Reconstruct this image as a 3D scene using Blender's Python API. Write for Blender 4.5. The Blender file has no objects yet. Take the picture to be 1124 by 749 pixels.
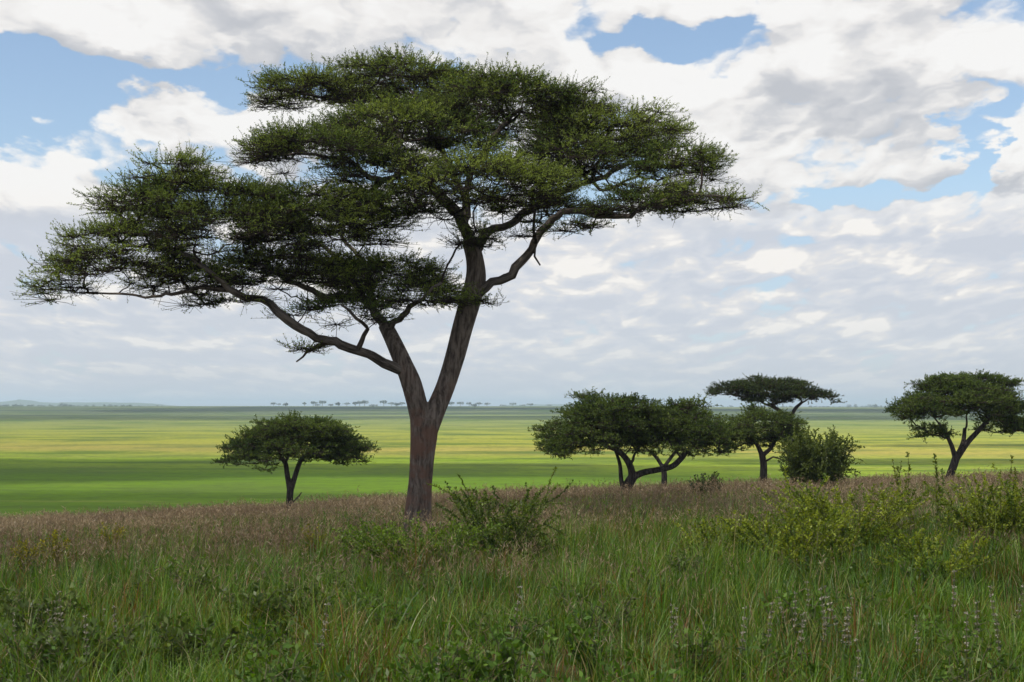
import bpy, math
import numpy as np
from math import radians, sin, cos, pi

rng = np.random.default_rng(7)
C = bpy.context.scene.collection
sc = bpy.context.scene
F, CX, HY, ZC = 1561.0, 562.0, 447.0, 2.68      # lens in photo pixels, centre column, horizon row, eye height


def P(px, py, Y):
    """a point at depth Y measured off the photograph"""
    return np.array([(px - CX) / F * Y, Y, ZC - (py - HY) / F * Y])


# ------------------------------------------------------------------ terrain
def _table(knots, width):
    ys = np.arange(-300, 400, 0.5)
    v = np.interp(ys, [k[0] for k in knots], [k[1] for k in knots])
    n = int(width / 0.5)
    ker = np.hanning(2 * n + 1); ker /= ker.sum()
    vp = np.pad(v, n, mode='edge')
    return ys, np.convolve(vp, ker, 'valid')


G0 = _table([(-300, .0), (0, .05), (13, .1), (37, .05), (55, -.62), (70, -1.5), (82, -2.35), (95, -4.2), (140, -12.0), (400, -12.0)], 7)
BL = _table([(-300, 0), (0, 0), (13, .008), (26, .016), (37, .030), (45, .046), (55, .060), (70, .060), (84, .056), (140, 0.0), (400, 0)], 4)
BR = _table([(-300, 0), (0, 0), (13, .006), (37, .020), (55, .033), (70, .037), (84, .038), (140, 0.0), (400, 0)], 4)


def ground_z(X, Y):
    X = np.asarray(X, float); Y = np.asarray(Y, float)
    g = np.interp(Y, *G0); lf = .5 - .5 * np.tanh(X / 4); b = np.interp(Y, *BL) * lf + np.interp(Y, *BR) * (1 - lf)
    z = g + b * 60 * np.tanh(X / 60) - 0.55
    near = np.clip((150 - Y) / 60, 0, 1)
    z = z + near * (0.05 * np.sin(X * .55 + 1) * np.sin(Y * .43) + .03 * np.sin(X * 1.3 + Y * .9))
    # the plain, then a low rise far away that makes the skyline
    far = np.interp(Y, [0, 400, 1100, 1700, 2350, 3200, 6000, 30000], [0, 0, .6, 6.0, 16.6, 16.0, 12.8, 9.0])
    side = np.clip((X / np.maximum(Y, 1) - 0.03) / .15, 0, 1)
    far = far - side * np.interp(Y, [0, 1700, 2350, 4000], [0, .8, 2.4, 1.0])
    lump = np.clip((Y - 900) / 900, 0, 1) * .7 * np.sin(X * .006 + 1.3) * np.sin(Y * .004)
    return z + far + lump


# ------------------------------------------------------------------ mesh helpers
def np_mesh(name, V, faces, mat, parent=None, col=None, smooth=False, bark=None):
    """V (n,3); faces: list of int arrays (m,k)"""
    me = bpy.data.meshes.new(name)
    V = np.ascontiguousarray(V, dtype=np.float32)
    me.vertices.add(len(V)); me.vertices.foreach_set('co', V.ravel())
    loops, starts, off = [], [], 0
    for f in faces:
        f = np.asarray(f, dtype=np.int32)
        if len(f) == 0: continue
        loops.append(f.ravel()); starts.append(off + np.arange(len(f), dtype=np.int32) * f.shape[1]); off += f.size
    L = np.concatenate(loops); S = np.concatenate(starts).astype(np.int32)
    me.loops.add(len(L)); me.loops.foreach_set('vertex_index', L)
    me.polygons.add(len(S)); me.polygons.foreach_set('loop_start', S)
    if smooth: me.polygons.foreach_set('use_smooth', np.ones(len(S), dtype=bool))
    if col is not None:
        a = me.attributes.new('col', 'FLOAT_COLOR', 'POINT')
        c4 = np.ones((len(V), 4), dtype=np.float32); c4[:, :3] = col
        a.data.foreach_set('color', c4.ravel())
    if bark is not None:
        a = me.attributes.new('bark', 'FLOAT_VECTOR', 'POINT'); a.data.foreach_set('vector', np.ascontiguousarray(bark, dtype=np.float32).ravel())
    me.update(calc_edges=True)
    me.materials.append(mat)
    o = bpy.data.objects.new(name, me); C.objects.link(o)
    if parent: o.parent = parent
    return o


def thing(name, label, cat, loc=(0, 0, 0), group=None):
    o = bpy.data.objects.new(name, None); C.objects.link(o)
    o.location = loc; o.empty_display_size = .2
    o['label'] = label; o['category'] = cat
    if group: o['group'] = group
    return o


def unit(v):
    return v / np.maximum(np.linalg.norm(v, axis=-1, keepdims=True), 1e-9)


def rand_dirs(n):
    return unit(rng.normal(size=(n, 3)))


def catmull(pts, step):
    pts = np.asarray(pts, float)
    p = np.vstack([2 * pts[0] - pts[1], pts, 2 * pts[-1] - pts[-2]])
    out = []
    for i in range(1, len(p) - 2):
        L = np.linalg.norm(p[i + 1, :3] - p[i, :3]); n = max(1, int(round(L / step)))
        t = np.linspace(0, 1, n, endpoint=False)[:, None]
        a, b, c, d = p[i - 1], p[i], p[i + 1], p[i + 2]
        out.append(.5 * (2 * b + (c - a) * t + (2 * a - 5 * b + 4 * c - d) * t ** 2 + (3 * b - a - 3 * c + d) * t ** 3))
    out.append(p[-2][None])
    return np.vstack(out)


def tube(pts, rad, k=10, ridges=0.0, seed=0):
    """swept closed tube; returns verts, [quads, tris]"""
    pts = np.asarray(pts, float); n = len(pts)
    T = unit(np.gradient(pts, axis=0))
    ref = np.array([0.13, -1.0, 0.21]); U = unit(np.cross(T, ref)); W = np.cross(T, U)
    a = np.arange(k) / k * 2 * pi
    r = np.asarray(rad, float)[:, None] * np.ones((1, k))
    if ridges:
        q = np.arange(n)[:, None] * .11
        r = r * (1 + ridges * (.5 * np.sin(a * 3 + q * 1.3 + seed) + .35 * np.sin(a * 5 - q * 1.9 + seed * 2) + .3 * np.sin(a * 9 + q * .8) + .15 * np.sin(q * 2.2 + a * 2 + seed)))
    al = np.concatenate([[0], np.cumsum(np.linalg.norm(np.diff(pts, axis=0), axis=1))])
    rr = np.asarray(rad, float)[:, None]
    BK = np.stack([np.cos(a)[None] * rr, np.sin(a)[None] * rr, al[:, None] + 0 * a[None] + seed * 3.7], -1).reshape(-1, 3)
    tube.bark = np.vstack([BK, BK[:1], BK[-1:]])
    V = pts[:, None, :] + r[..., None] * (np.cos(a)[None, :, None] * U[:, None, :] + np.sin(a)[None, :, None] * W[:, None, :])
    i = np.arange(n - 1)[:, None] * k; j = np.arange(k)[None, :]; j2 = (j + 1) % k
    Q = np.stack([i + j, i + j2, i + k + j2, i + k + j], -1).reshape(-1, 4)
    V = np.vstack([V.reshape(-1, 3), pts[:1], pts[-1:]])
    c0, c1 = n * k, n * k + 1; jj = np.arange(k); jn = (jj + 1) % k
    tr = np.vstack([np.stack([jn, jj, np.full(k, c0)], -1), np.stack([(n - 1) * k + jj, (n - 1) * k + jn, np.full(k, c1)], -1)])
    return V, [Q, tr]


def join(parts):
    Vs, fs, off = [], {}, 0
    for V, F_ in parts:
        for f in F_:
            fs.setdefault(f.shape[1], []).append(f + off)
        Vs.append(V); off += len(V)
    return np.vstack(Vs), [np.vstack(v) for v in fs.values()]


def prisms(A, B, ra, rb, k=3):
    """a thin k-sided prism per segment"""
    n = len(A)
    if n == 0: return np.zeros((0, 3)), [np.zeros((0, 4), int)]
    T = unit(B - A); ref = np.where(np.abs(T[:, 2:3]) > .8, np.array([[1., 0, 0]]), np.array([[0, 0, 1.]]))
    U = unit(np.cross(T, ref)); W = np.cross(T, U)
    a = np.arange(k) / k * 2 * pi
    ring = np.cos(a)[None, :, None] * U[:, None] + np.sin(a)[None, :, None] * W[:, None]
    V = np.concatenate([A[:, None] + ring * np.reshape(ra, (-1, 1, 1)), B[:, None] + ring * np.reshape(rb, (-1, 1, 1))], 1)
    base = np.arange(n)[:, None] * 2 * k; j = np.arange(k)[None]; j2 = (j + 1) % k
    Q = np.stack([base + j, base + j2, base + k + j2, base + k + j], -1).reshape(-1, 4)
    return V.reshape(-1, 3), [Q]


def diamonds(base, d, length, width):
    """one leaf each: base point, direction, length, width"""
    n = len(base)
    side = unit(np.cross(d, rand_dirs(n)))
    L = np.reshape(length, (-1, 1)); Wd = np.reshape(width, (-1, 1))
    up = np.cross(d, side)
    V = np.stack([base, base + d * L * .5 + side * Wd * .5 + up * Wd * .12, base + d * L, base + d * L * .5 - side * Wd * .5 + up * Wd * .12], 1)
    return V.reshape(-1, 3), np.arange(n * 4).reshape(-1, 4)


def ribbons(base, az, height, lean, curve, width, segs=3):
    """grass blades: (n) base points, lean azimuth, height, lean, curl, width"""
    n = len(base)
    out = np.stack([np.cos(az), np.sin(az), np.zeros(n)], 1)
    saz = az + pi / 2 + rng.uniform(-.6, .6, n)
    side = np.stack([np.cos(saz), np.sin(saz), np.zeros(n)], 1)
    rows = []
    for s in range(segs + 1):
        t = s / segs
        c = base + out * (height * (lean * t + curve * t ** 2.2))[:, None]
        c = c + np.array([0, 0, 1.]) * (height * (t - .55 * curve * t ** 2.5))[:, None]
        w = width * (1 - t ** 1.6 * .93) * .5
        rows.append(np.stack([c - side * w[:, None], c + side * w[:, None]], 1))
    V = np.stack(rows, 1).reshape(n, -1, 3)
    b = np.arange(n)[:, None] * (2 * (segs + 1)); s = np.arange(segs)[None] * 2
    Q = np.stack([b + s, b + s + 1, b + s + 3, b + s + 2], -1).reshape(-1, 4)
    return V.reshape(-1, 3), Q


class Noise2:
    def __init__(self, scale, seed, n=28):
        r = np.random.default_rng(seed)
        self.k = r.normal(size=(n, 2)) * 2 * pi / scale; self.p = r.uniform(0, 2 * pi, n); self.n = n

    def __call__(self, x, y):
        s = 0
        for (a, b), p in zip(self.k, self.p): s = s + np.cos(a * x + b * y + p)
        return s / math.sqrt(self.n / 2)      # ~ unit variance


# ------------------------------------------------------------------ node helpers
class E:
    def __init__(s, t, sock): s.t, s.s = t, sock

    def _m(s, op, *a, clamp=False):
        n = s.t.nodes.new('ShaderNodeMath'); n.operation = op; n.use_clamp = clamp
        for i, v in enumerate((s,) + a):
            if isinstance(v, E): s.t.links.new(v.s, n.inputs[i])
            else: n.inputs[i].default_value = v
        return E(s.t, n.outputs[0])
    def __add__(s, o): return s._m('ADD', o)
    def __sub__(s, o): return s._m('SUBTRACT', o)
    def __mul__(s, o): return s._m('MULTIPLY', o)
    def __truediv__(s, o): return s._m('DIVIDE', o)
    __radd__ = __add__; __rmul__ = __mul__
    def rsub(s, k): return (s * -1.0) + k
    def ma(s, k, b): return s._m('MULTIPLY_ADD', k, b)
    def f(s, op, *a): return s._m(op, *a)
    def smooth(s, a, b, lo=0.0, hi=1.0):
        n = s.t.nodes.new('ShaderNodeMapRange'); n.interpolation_type = 'SMOOTHSTEP'
        s.t.links.new(s.s, n.inputs['Value'])
        for k, v in (('From Min', a), ('From Max', b), ('To Min', lo), ('To Max', hi)): n.inputs[k].default_value = v
        return E(s.t, n.outputs[0])


def sepxyz(t, sock):
    n = t.nodes.new('ShaderNodeSeparateXYZ'); t.links.new(sock, n.inputs[0])
    return [E(t, n.outputs[i]) for i in range(3)]


def comxyz(t, *v):
    n = t.nodes.new('ShaderNodeCombineXYZ')
    for i, q in enumerate(v):
        if isinstance(q, E): t.links.new(q.s, n.inputs[i])
        else: n.inputs[i].default_value = q
    return n.outputs[0]


def noise(t, vec, scale, detail=4, rough=.5, dist=0, out=0, dim='3D'):
    n = t.nodes.new('ShaderNodeTexNoise'); n.noise_dimensions = dim
    if vec is not None: t.links.new(vec, n.inputs['Vector'])
    n.inputs['Scale'].default_value = scale; n.inputs['Detail'].default_value = detail
    n.inputs['Roughness'].default_value = rough; n.inputs['Distortion'].default_value = dist
    return E(t, n.outputs[out])


def mixc(t, fac, a, b):
    n = t.nodes.new('ShaderNodeMix'); n.data_type = 'RGBA'
    if isinstance(fac, E): t.links.new(fac.s, n.inputs[0])
    else: n.inputs[0].default_value = fac
    for i, v in ((6, a), (7, b)):
        if isinstance(v, tuple): n.inputs[i].default_value = (*v, 1)
        else: t.links.new(v, n.inputs[i])
    return n.outputs[2]


def ramp(t, fac, stops):
    n = t.nodes.new('ShaderNodeValToRGB'); t.links.new(fac.s, n.inputs[0])
    cr = n.color_ramp
    while len(cr.elements) < len(stops): cr.elements.new(.5)
    for e, (p, c) in zip(cr.elements, stops): e.position = p; e.color = (*c, 1)
    return n.outputs[0]


def new_mat(name):
    m = bpy.data.materials.new(name); m.use_nodes = True; t = m.node_tree; t.nodes.clear()
    return m, t, t.nodes.new('ShaderNodeOutputMaterial')


def foliage_mat(name, trans=.3, gloss=.04, rough=.45):
    m, t, out = new_mat(name)
    at = t.nodes.new('ShaderNodeAttribute'); at.attribute_name = 'col'
    d = t.nodes.new('ShaderNodeBsdfDiffuse'); tr = t.nodes.new('ShaderNodeBsdfTranslucent')
    t.links.new(at.outputs['Color'], d.inputs['Color'])
    hs = t.nodes.new('ShaderNodeHueSaturation'); hs.inputs['Saturation'].default_value = 1.15; hs.inputs['Value'].default_value = 1.1; hs.inputs['Hue'].default_value = .49
    t.links.new(at.outputs['Color'], hs.inputs['Color']); t.links.new(hs.outputs[0], tr.inputs['Color'])
    mx = t.nodes.new('ShaderNodeMixShader'); mx.inputs[0].default_value = trans
    t.links.new(d.outputs[0], mx.inputs[1]); t.links.new(tr.outputs[0], mx.inputs[2])
    g = t.nodes.new('ShaderNodeBsdfGlossy'); g.inputs['Roughness'].default_value = rough
    m2 = t.nodes.new('ShaderNodeMixShader'); m2.inputs[0].default_value = gloss
    t.links.new(mx.outputs[0], m2.inputs[1]); t.links.new(g.outputs[0], m2.inputs[2])
    t.links.new(m2.outputs[0], out.inputs['Surface'])
    return m


def bark_mat(name, ca, cb, cc=None, scale=1.0, along=False):
    m, t, out = new_mat(name)
    tc = t.nodes.new('ShaderNodeTexCoord'); x, y, z = sepxyz(t, tc.outputs['Object'])
    wob = noise(t, tc.outputs['Object'], 1.3 * scale, 3)
    v = comxyz(t, x + wob * .25, y + wob * .25, z * .16)
    if along:
        at_ = t.nodes.new('ShaderNodeAttribute'); at_.attribute_name = 'bark'
        bx_, by_, bz_ = sepxyz(t, at_.outputs['Vector']); v = comxyz(t, bx_ + wob * .12, by_ + wob * .12, bz_ * .14)
    n1 = noise(t, v, 11 * scale, 8, .68); n2 = noise(t, tc.outputs['Object'], 2.2 * scale, 4, .6)
    n3 = noise(t, tc.outputs['Object'], 38 * scale, 3, .6)
    c = mixc(t, n1.smooth(.36, .64), ca, cb)
    if cc: c = mixc(t, n2.smooth(.42, .62) * z.smooth(5.2, 1.8) * .9, c, cc)
    b = t.nodes.new('ShaderNodeBsdfPrincipled'); b.inputs['Roughness'].default_value = .9
    b.inputs['Specular IOR Level'].default_value = .2
    t.links.new(c, b.inputs['Base Color'])
    bp = t.nodes.new('ShaderNodeBump'); bp.inputs['Strength'].default_value = 1; bp.inputs['Distance'].default_value = .12
    t.links.new((n1 + n3 * .3).s, bp.inputs['Height']); t.links.new(bp.outputs[0], b.inputs['Normal'])
    t.links.new(b.outputs[0], out.inputs['Surface'])
    return m


def flat_mat(name, col, rough=.9):
    m, t, out = new_mat(name)
    b = t.nodes.new('ShaderNodeBsdfPrincipled'); b.inputs['Roughness'].default_value = rough
    tc = t.nodes.new('ShaderNodeTexCoord')
    n = noise(t, tc.outputs['Object'], 3, 4)
    c = mixc(t, n.smooth(.3, .7), tuple(q * .7 for q in col), tuple(q * 1.3 for q in col))
    t.links.new(c, b.inputs['Base Color']); t.links.new(b.outputs[0], out.inputs['Surface'])
    return m


M_leaf = foliage_mat('acacia_leaf', .42, .02)
M_herb = foliage_mat('herb_leaf', .4, .02)
M_grass = foliage_mat('grass_blade', .35, .03)
M_bark = bark_mat('acacia_bark', (.075, .056, .044), (.27, .215, .175), (.215, .115, .08))
M_limb = bark_mat('limb_bark', (.05, .04, .033), (.25, .205, .17), along=True)
M_trunk = bark_mat('small_trunk_bark', (.03, .024, .02), (.12, .10, .085))
M_twig = bark_mat('twig_bark', (.035, .026, .02), (.075, .055, .042))
M_stem = flat_mat('herb_stem', (.10, .10, .04))

# ------------------------------------------------------------------ ground
ys = np.concatenate([np.arange(-160, 150, 1.5), np.geomspace(150, 24000, 130)])
ss = np.linspace(-1, 1, 181); ss = np.sign(ss) * np.abs(ss) ** 1.25
XX = ss[None] * (90 + np.abs(ys)[:, None] * 1.0); YY = ys[:, None] * np.ones_like(XX)
ZZ = ground_z(XX, YY)
n0, n1 = XX.shape
idx = np.arange(n0 * n1).reshape(n0, n1)
Qg = np.stack([idx[:-1, :-1], idx[:-1, 1:], idx[1:, 1:], idx[1:, :-1]], -1).reshape(-1, 4)


def ground_mat():
    m, t, out = new_mat('savanna_ground')
    g = t.nodes.new('ShaderNodeNewGeometry'); x, y, z = sepxyz(t, g.outputs['Position'])
    pos = g.outputs['Position']
    ly = y.f('MAXIMUM', 20.0).f('LOGARITHM', math.e)
    # streaks: plain grass in patches of several sizes, plus painted cloud-shadow streaks
    wide = comxyz(t, x * .0022, ly * 4.2, 0.0)
    s1 = noise(t, wide, 1.0, 6, .6)
    wide2 = comxyz(t, x * .012, ly * 15.0, 3.0)
    s2 = noise(t, wide2, 1.0, 5, .6)
    n40 = noise(t, pos, .02, 6, .62)
    n4 = noise(t, pos, .35, 5, .65)
    lo, hi = math.log(150), math.log(2600)
    side = (x / y.f('MAXIMUM', 40.0)).f('MINIMUM', .5).f('MAXIMUM', -.5)
    tt = (ly - lo) / (hi - lo) + (s1 - .5) * .22 + side * .08
    tt = tt._m('ADD', 0.0, clamp=True)
    plain = ramp(t, tt, [(.0, (.085, .145, .015)), (.16, (.10, .17, .015)), (.25, (.095, .165, .015)), (.33, (.18, .25, .022)),
                         (.42, (.30, .255, .06)), (.50, (.27, .275, .035)), (.62, (.25, .265, .04)), (.76, (.17, .20, .055)), (.88, (.15, .18, .075)), (1., (.19, .20, .10))])
    plain = mixc(t, s2.smooth(.50, .62) * .8, plain, (.075, .125, .016))  # dark green streaks, partly cloud shade put into the colour
    plain = mixc(t, s2.smooth(.44, .28) * .4, plain, (.24, .22, .07))
    plain = mixc(t, n40.smooth(.48, .62) * .5, plain, (.08, .11, .03))
    plain = mixc(t, n4.smooth(.42, .68) * .5, plain, (.06, .09, .02))
    bush = noise(t, comxyz(t, x * .0016, ly * 16.0, 5.0), 1.0, 5, .6)  # noise for the dark tone mixed in over the far plain
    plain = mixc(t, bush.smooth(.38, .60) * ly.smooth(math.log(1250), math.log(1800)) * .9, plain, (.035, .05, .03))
    soil = mixc(t, n4.smooth(.35, .65), (.045, .05, .018), (.10, .075, .045))
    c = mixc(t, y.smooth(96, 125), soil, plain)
    b = t.nodes.new('ShaderNodeBsdfDiffuse'); b.inputs['Roughness'].default_value = 1
    t.links.new(c, b.inputs['Color'])
    bp = t.nodes.new('ShaderNodeBump'); bp.inputs['Strength'].default_value = .6; bp.inputs['Distance'].default_value = .3
    t.links.new(n4.s, bp.inputs['Height']); t.links.new(bp.outputs[0], b.inputs['Normal'])
    t.links.new(b.outputs[0], out.inputs['Surface'])
    return m


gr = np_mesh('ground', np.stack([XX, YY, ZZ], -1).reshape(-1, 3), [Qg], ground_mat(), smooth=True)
gr['kind'] = 'structure'


# far hills behind the skyline
def hill_ridge(name, Y, pts, seed):
    px = np.array([p[0] for p in pts], float); py = np.array([p[1] for p in pts], float)
    u = np.linspace(px[0], px[-1], 160)
    h = np.interp(u, px, py); nz = Noise2(22, seed)(u, 0) * .25
    top = ZC - (h + nz * np.clip((HY + 1 - h) / 3, 0, 1) - HY) / F * Y
    X = (u - CX) / F * Y; g = ground_z(X, np.full_like(X, Y)) - 4
    rows = []
    for q, k in ((-1, 0), (-.7, .35), (-.4, .72), (-.12, .97), (0, 1), (.2, .9), (.6, .45), (1, 0)):
        rows.append(np.stack([X, Y + q * 620 + 60 * Noise2(300, seed + 3)(X, q * 500), g + (top - g) * k], 1))
    V = np.array(rows); i = np.arange(V.shape[0] * V.shape[1]).reshape(V.shape[:2])
    Q = np.stack([i[:-1, :-1], i[:-1, 1:], i[1:, 1:], i[1:, :-1]], -1).reshape(-1, 4)
    o = np_mesh(name, V.reshape(-1, 3), [Q], M_hill, smooth=True); o['kind'] = 'structure'
    return o


M_hill = flat_mat('far_hill', (.07, .10, .05))
hill_ridge('hills', 6000, [(-260, 446), (-120, 441), (-40, 443), (0, 441.5), (14, 441), (22, 438.4), (30, 440.6), (60, 442.2), (120, 442), (168, 442.6), (184, 445), (230, 448)], 4)
hill_ridge('hills', 7500, [(520, 449), (560, 444.6), (600, 443.8), (660, 444.2), (720, 446), (800, 446.4), (900, 446.2), (1010, 445.6), (1180, 446), (1300, 449)], 9)


# ------------------------------------------------------------------ acacias
def tint_cols(n_group, idx_, lo, hi, jitter=.25, w=None):
    t = rng.uniform(0, 1, n_group) if w is None else w
    c = np.array(lo)[None] * (1 - t[:, None]) + np.array(hi)[None] * t[:, None]
    c = c[idx_]
    return c * rng.uniform(1 - jitter, 1 + jitter, (len(c), 1))


def acacia(name, label, Y0, trunk, limbs, pads, spacing=.42, layers=1.6, clump_r=.42, twigs=26, twig_len=(.16, .46),
           leaves=17, leaf=(.052, .019), lo=(.09, .14, .026), hi=(.29, .36, .07), group=None, bark=None, wisps=0, remesh=.035, step=.22, hollow=-.9, under=.42, thin=1.0):
    mpp = Y0 / F
    tr0 = trunk[0][0]
    bx = P(tr0[0], tr0[1], Y0 + tr0[2])
    bz = float(ground_z(bx[0], bx[1]))
    root = thing(name, label, 'tree', (bx[0], bx[1], bz), group)
    org = np.array([bx[0], bx[1], bz])
    bark = bark or M_bark

    def path(pts):
        q = np.array([[*P(p[0], p[1], Y0 + p[2]), p[3] * mpp * thin] for p in pts])
        return q
    # trunk: stems fused into one skin
    parts = []
    for k, s in enumerate(trunk):
        q = path(s)
        if k == 0: q[0, 2] = min(q[0, 2], bz - .05)
        q = catmull(q, step * .6)
        parts.append(tube(q[:, :3] - org, q[:, 3], 22, .07, k))
    V, F_ = join(parts)
    tmp = np_mesh('trunk', V, F_, bark, smooth=True)
    md = tmp.modifiers.new('r', 'REMESH'); md.mode = 'VOXEL'; md.voxel_size = remesh; md.use_smooth_shade = True
    sm = tmp.modifiers.new('s', 'SMOOTH'); sm.iterations = 2
    dg = bpy.context.evaluated_depsgraph_get()
    me = bpy.data.meshes.new_from_object(tmp.evaluated_get(dg))
    tmp.modifiers.clear(); tmp.data = me; tmp.parent = root
    if not me.materials: me.materials.append(bark)
    # limbs
    nodes, nrad = [], []
    for k, s in enumerate(trunk[1:]):
        q = catmull(path(s), step); nodes.append(q[len(q) // 2:, :3]); nrad.append(q[len(q) // 2:, 3])
    for k, s in enumerate(limbs):
        q = catmull(path(s), step); q[:, 3] *= .73
        u = np.arange(len(q)) * step
        for ax in range(3): q[1:, ax] += (.035 * np.sin(u * 2.6 + k * 1.7 + ax * 2) + .03 * np.sin(u * 6.1 + k + ax) + .018 * np.sin(u * 13.0 + 2 * k + ax))[1:] * np.minimum(1, q[1:, 3] / .06 + .3)
        q[:, 3] *= 1 + .06 * np.sin(u * 4.1 + k)
        V, F_ = tube(q[:, :3] - org, q[:, 3], 10, .08, k)
        np_mesh('limb', V, F_, M_limb, root, smooth=True, bark=tube.bark)
        nodes.append(q[2:, :3]); nrad.append(q[2:, 3])
    N = list(np.vstack(nodes)); R0 = list(np.concatenate(nrad))
    n_limb = len(N)
    NA = np.zeros((60000, 3)); NA[:n_limb] = np.array(N); cnt = n_limb
    parent = -np.ones(60000, int); owner = -np.ones(60000, int); tips = np.zeros(60000)
    # clumps over every foliage layer
    cl, cown, cout, clf = [], [], [], []
    for pi_, p in enumerate(pads):
        cx, cy, hw, hh, dy, hd = p[:6]; dens = p[6] if len(p) > 6 else 1.0; droop = p[7] if len(p) > 7 else 0.0
        c = P(cx, cy, Y0 + dy); hwm, hhm = hw * mpp, hh * mpp
        n = max(3, int(pi * hwm * hd / spacing ** 2 * layers * dens))
        lump = Noise2(1.9, 100 + pi_ + int(Y0))
        r = np.sqrt(rng.uniform(0, 1, n)); a = rng.uniform(0, 2 * pi, n)
        edge = 1 + .10 * np.sin(a * 3 + pi_) + .08 * np.sin(a * 5 + 2 * pi_)
        ux, uy = r * np.cos(a), r * np.sin(a)
        X = ux * hwm * edge; Yd = uy * hd * edge
        top = np.sqrt(np.clip(1 - (r * .96) ** 2, 0, 1))
        dep = rng.uniform(0, 1, n) ** 1.5
        z = hhm * (top * 1.0 - .25 - dep * (.35 + .75 * top)) + lump(X + c[0], Yd) * .13 * hhm - droop * r ** 3 * hhm
        # real lobes: leave out hollow places
        keep = lump(X * 1.0 + 7, Yd * 1.0 + c[2]) > hollow
        q = np.stack([c[0] + X, c[1] + Yd, c[2] + z], 1)[keep]
        clf.append(np.where(dep < under, 1.0, rng.uniform(.12, .5, n))[keep]); cl.append(q); cown += [pi_] * len(q)
        cout.append(unit(np.stack([X, Yd, 0 * X + .25 * hwm], 1))[keep])
    clf = np.concatenate(clf); cl = np.vstack(cl); cown = np.array(cown); cout = np.vstack(cout)
    base = NA[:n_limb]
    d0 = np.array([np.min(np.linalg.norm(base - q, axis=1)) for q in cl])
    ends = np.zeros(len(cl), int)
    for i in np.argsort(d0):
        q = cl[i]; dv = q - NA[:cnt]
        d = np.linalg.norm(dv, axis=1)
        cost = d + 1.6 * np.maximum(0, -dv[:, 2] + .05) + .03 * (parent[:cnt] >= 0)
        j = int(np.argmin(cost)); a = NA[j].copy(); L = d[j]
        n = max(2, int(L / .2)); up = np.array([0, 0, 1.])
        mid = (a + q) / 2 - up * L * .10 + rng.normal(size=3) * L * .07
        prev = j
        for s in range(1, n + 1):
            t = s / n
            x = (1 - t) ** 2 * a + 2 * t * (1 - t) * mid + t * t * q
            if s < n: x = x + rng.normal(size=3) * .028
            NA[cnt] = x; parent[cnt] = prev; owner[cnt] = cown[i]; prev = cnt; cnt += 1
        ends[i] = prev
    for e in ends: tips[e] += 1
    for k in range(cnt - 1, n_limb - 1, -1):
        if parent[k] >= 0: tips[parent[k]] += tips[k]
    rad = .0075 * np.maximum(tips, 1) ** .47 * max(1., (Y0 / 37) ** .6)
    lay = []
    for p in pads: lay.append(lay[-1] if lay and len(p) > 6 and ((p[6] <= .7 and p[2] <= 24) or (p[6] <= .6 and p[2] <= 60)) else len(lay))
    lay = np.array(lay); owner[owner >= 0] = lay[owner[owner >= 0]]; cown = lay[cown]
    # foliage per layer
    for pi_ in sorted(set(lay.tolist())):
        k = np.where(owner[:cnt] == pi_)[0]
        A, B = NA[parent[k]], NA[k]
        ra = np.where(parent[k] < n_limb, rad[k] * 1.2, rad[parent[k]]); rb = rad[k]
        seg = [prisms(A - org, B - org, ra, rb, 5)]
        m = np.where(cown == pi_)[0]; nc = len(m)
        nt = np.maximum(3, rng.poisson(twigs, nc)); ti = np.repeat(m, nt); n = len(ti)
        off = rng.normal(size=(n, 3)) * np.array([clump_r * .55, clump_r * .55, clump_r * .13])
        tb = cl[ti] + off
        dirs = unit(cout[ti] * .6 + unit(off + 1e-6) * .45 + rng.normal(size=(n, 3)) * .42 + np.array([0, 0, .22]))
        tl = rng.uniform(*twig_len, n)
        te = tb + dirs * tl[:, None] + np.array([0, 0, -.02])
        seg.append(prisms(tb - org, te - org, np.full(n, .006 * max(1, Y0 / 50)), np.full(n, .003 * max(1, Y0 / 50)), 3))
        # link twig to clump end
        seg.append(prisms(cl[ti] - org, tb - org, np.full(n, .007), np.full(n, .006), 3))
        V, F_ = join(seg)
        nl = np.maximum(1, rng.poisson(leaves * clf[ti])); li = np.repeat(np.arange(n), nl); q = len(li)
        s = rng.uniform(.08, 1.02, q)
        lb = tb[li] + dirs[li] * (tl[li] * s)[:, None]
        ld = unit(dirs[li] * .55 + rand_dirs(q) * .8 + np.array([0, 0, .12]))
        ll = leaf[0] * rng.uniform(.7, 1.35, q); lw = leaf[1] * rng.uniform(.7, 1.3, q)
        LV, LQ = diamonds(lb - org, ld, ll, lw)
        cw = np.clip(.5 + .3 * rng.normal(size=len(cl)) + .22 * math.sin(pi_ * 2.4 + 1) + .16 * np.sin(cl[:, 0] * 1.7 + pi_) * np.sin(cl[:, 1] * 1.9), 0, 1)
        col = tint_cols(len(cl), ti[li], lo, hi, .28, cw)
        o = np_mesh('foliage_layer', LV, [LQ], M_leaf, root, col=np.repeat(col, 4, 0))
        np_mesh('twigs', V, F_, M_twig, o)
    return root


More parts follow.
